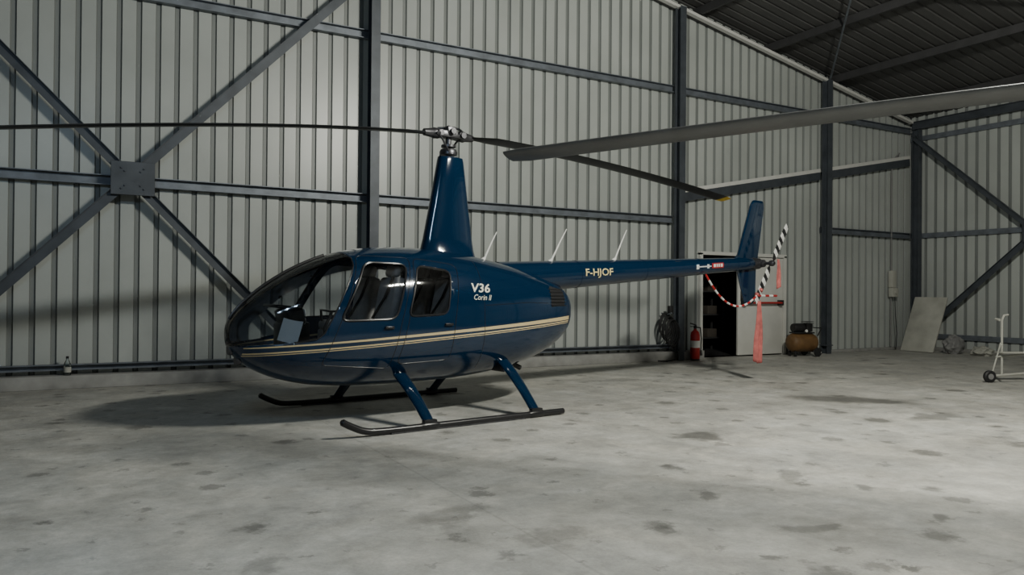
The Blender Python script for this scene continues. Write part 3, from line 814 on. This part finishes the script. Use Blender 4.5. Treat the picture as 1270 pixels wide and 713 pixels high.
bm_tube(bm,[(0.1,0,0.6),(0.16,-0.03,0.3),(0.10,-0.1,0.03),(-0.15,-0.15,0.02),(-0.3,-0.05,0.02)],0.014,6)
mkobj('coils',bm,M['black'],ho)
tube('hook',[(0,0.2,0.95),(0,0.0,0.93),(0,-0.1,0.96)],0.014,M['steel'],ho)
box('valve_box',(0.10,0.05,1.02),(0.10,0.08,0.16),M['black'],ho,bevel=0.01)
cp=empty('air_compressor',(13.80,WY-0.55,0),R(-12))
lathe('tank',[(0.0,-0.34),(0.10,-0.335),(0.17,-0.30),(0.20,-0.24),(0.20,0.24),(0.17,0.30),(0.10,0.335),(0.0,0.34)],(0,0,0.30),M['ochre'],cp,axis='X')
bm=bmesh.new()
bm_box(bm,(0,0,0.515),(0.5,0.22,0.03),bevel=0.005)
bm_lathe(bm,[(0.0,-0.14),(0.09,-0.14),(0.10,-0.1),(0.10,0.1),(0.08,0.14),(0.0,0.14)],(-0.1,0,0.62),20,'X')
bm_box(bm,(0.14,0,0.63),(0.16,0.16,0.18),bevel=0.015)
for i in range(5): bm_box(bm,(0.14,0,0.66+i*0.025),(0.19,0.19,0.008))
bm_tube(bm,[(0.28,-0.16,0.45),(0.38,-0.16,0.62),(0.38,0.16,0.62),(0.28,0.16,0.45)],0.014,8)
for s in (-1,1):
    bm_lathe(bm,[(0.02,-0.02),(0.09,-0.02),(0.10,0.0),(0.09,0.02),(0.02,0.02)],(0.24,0.22*s,0.10),20,'Y')
    bm_box(bm,(-0.24,0.1*s,0.06),(0.05,0.04,0.12),bevel=0.005)
bm_tube(bm,[(0.24,-0.22,0.10),(0.24,0.22,0.10)],0.012,8)
mkobj('pump_and_wheels',bm,M['black'],cp)
lathe('gauge',[(0,-0.02),(0.03,-0.02),(0.03,0.0),(0,0.0)],(0.0,-0.14,0.56),M['whitep'],cp,axis='Y',seg=16)
cd=empty('wall_conduit',(17.55,WY-0.10,0))
bm=bmesh.new(); bm_tube(bm,[(0,0,0.1),(0,0,1.45)],0.018,8); bm_tube(bm,[(0,0,1.9),(0,0,4.4),(0.05,0.0,4.7),(0.3,0,4.9)],0.018,8); mkobj('pipe',bm,M['cable'],cd)
bm=bmesh.new(); bm_box(bm,(0,-0.03,1.75),(0.16,0.12,0.42),bevel=0.01); bm_box(bm,(0.02,-0.05,1.42),(0.22,0.13,0.22),bevel=0.01); bm_lathe(bm,[(0,-0.03),(0.04,-0.03),(0.045,0),(0,0.0)],(0.02,-0.11,1.42),16,'Y'); mkobj('socket_box',bm,M['board'],cd)
tube('lead',[(0.0,-0.1,1.35),(-0.05,-0.15,0.9),(0.03,-0.14,0.4),(-0.1,-0.2,0.02)],0.01,M['black'],cd)
bm=bmesh.new()
b0=Vector((17.52,11.30,0.0)); lean=Vector((0.58,0,1.30)); L1=lean.length; ln=lean.normalized(); nn=Vector((-ln.z,0,ln.x))
rot=Matrix((ln,Vector((0,1,0)),nn)).transposed()
bm_box(bm,b0+lean/2-nn*(-0.02),(L1,0.82,0.025),rot=rot,bevel=0.004)
bm_box(bm,b0+lean/2+Vector((0.05,0.05,0.0))-nn*0.025,(L1*0.96,0.82,0.02),rot=rot,bevel=0.004)
mkobj('leaning_board',bm,M['board'])
def blob(name,loc,s,mat,seed):
    bm=bmesh.new(); bmesh.ops.create_icosphere(bm,subdivisions=4,radius=1.0)
    from mathutils import noise as mn
    for v in bm.verts:
        n_=mn.noise(v.co*2.3+Vector((seed,0,0)))*0.35+mn.noise(v.co*6+Vector((0,seed,0)))*0.12
        v.co=v.co*(1+n_); v.co=Vector((v.co.x*s[0],v.co.y*s[1],max(v.co.z,-0.75)*s[2]+0.75*s[2]))
    o=mkobj(name,bm,mat); o.location=loc; return o
blob('plastic_bag',(17.75,10.55,0.0),(0.26,0.20,0.24),M['cable'],3.1)
blob('cloth_bundle',(17.85,9.95,0.0),(0.22,0.2,0.12),M['board'],7.7)
gx,gy=fpt(1243,469)
dl=empty('tow_dolly',(gx,gy,0),R(-25))
bm=bmesh.new()
bm_tube(bm,[(0,0,0.10),(0.0,0,0.98),(0.03,0,1.05),(0.10,0,1.06)],0.017,10)
bm_tube(bm,[(-0.10,0,0.40),(0.55,0,0.46)],0.014,8)
bm_tube(bm,[(-0.20,0,0.10),(0.60,0,0.16)],0.02,8)
bm_tube(bm,[(-0.02,0,0.62),(-0.16,0,0.14)],0.012,8)
bm_tube(bm,[(0.52,0,0.46),(0.60,0,0.16)],0.014,8)
bm_tube(bm,[(-0.06,-0.03,0.98),(-0.06,0.06,0.99)],0.02,8)
mkobj('frame',bm,M['board'],dl)
bm=bmesh.new()
for cx_,r_ in ((-0.20,0.095),(0.60,0.12)):
    bm_lathe(bm,[(0.03,-0.03),(r_-0.02,-0.035),(r_,-0.02),(r_,0.02),(r_-0.02,0.035),(0.03,0.03)],(cx_,0,r_),24,'Y')
mkobj('wheels',bm,M['black'],dl)
bm=bmesh.new()
for cx_,r_ in ((-0.20,0.095),(0.60,0.12)): bm_lathe(bm,[(0,-0.037),(0.045,-0.037),(0.045,0.037),(0,0.037)],(cx_,0,r_),16,'Y')
mkobj('wheel_hubs',bm,M['cable'],dl)
box('tray',(0.2,0,0.47),(0.5,0.20,0.02),M['board'],dl,bevel=0.005)
bt=empty('water_bottle',(-0.12,WY-0.17,0.18))
lathe('bottle',[(0.0,0.0),(0.042,0.0),(0.045,0.02),(0.043,0.15),(0.016,0.21),(0.015,0.23),(0.0,0.23)],(0,0,0),M['clear'],bt,seg=16)
lathe('label',[(0.0435,0.04),(0.0465,0.04),(0.0465,0.11),(0.0435,0.11)],(0,0,0),M['board'],bt,seg=16)
lathe('cap',[(0,0.225),(0.018,0.225),(0.018,0.255),(0,0.255)],(0,0,0),M['blackgloss'],bt,seg=12)

# ---------------------------------------------------------------- lamps: suspended battens
def batten(loc,power,col,length,ang,n,rad):
    e=empty('batten_lamp',loc,ang)
    top=roofz(loc[0])-loc[2]-0.05
    for s in (-1,1): tube('hanger',[(s*length*0.35,0,0.2),(s*length*0.35,0,top-0.15)],0.008,M['steel'],e,seg=8)
    box('housing',(0,0,0.22),(length+0.2,0.16,0.06),M['white'],e,bevel=0.01)
    for i in range(n):
        l=bpy.data.lights.new('lamp_light','POINT'); l.energy=power/n; l.color=col; l.shadow_soft_size=rad
        o=bpy.data.objects.new('lamp_light',l); COL.objects.link(o); o.parent=e
        o.location=(length*(i/(n-1)-0.5) if n>1 else 0,0,0)
pA=rm(4.4,5.7); batten((pA.x,pA.y,5.8),2150,(1.0,0.985,0.87),1.3,math.atan2(0.92,0.38)-TH,5,0.12)
pB=rm(-1.6,1.6); batten((pB.x,pB.y,4.8),215,(0.55,0.76,1.0),1.2,R(20),3,0.12)
w=bpy.data.worlds.new('World'); scene.world=w; w.use_nodes=True
w.node_tree.nodes["Background"].inputs[0].default_value=(0.05,0.06,0.08,1); w.node_tree.nodes["Background"].inputs[1].default_value=0.3

# ---------------------------------------------------------------- camera
cd_=bpy.data.cameras.new('camera'); cd_.sensor_width=36; cd_.lens=954/1270*36; cd_.clip_end=200
cam=bpy.data.objects.new('camera',cd_); COL.objects.link(cam)
pitch=math.atan(5.5/954); roll=R(0.5)
Mx=Matrix.Rotation(-TH,4,'Z')@Matrix.Rotation(math.pi/2+pitch,4,'X')@Matrix.Rotation(roll,4,'Z')
cam.matrix_world=Matrix.Translation((0,0,CAMH))@Mx
scene.camera=cam
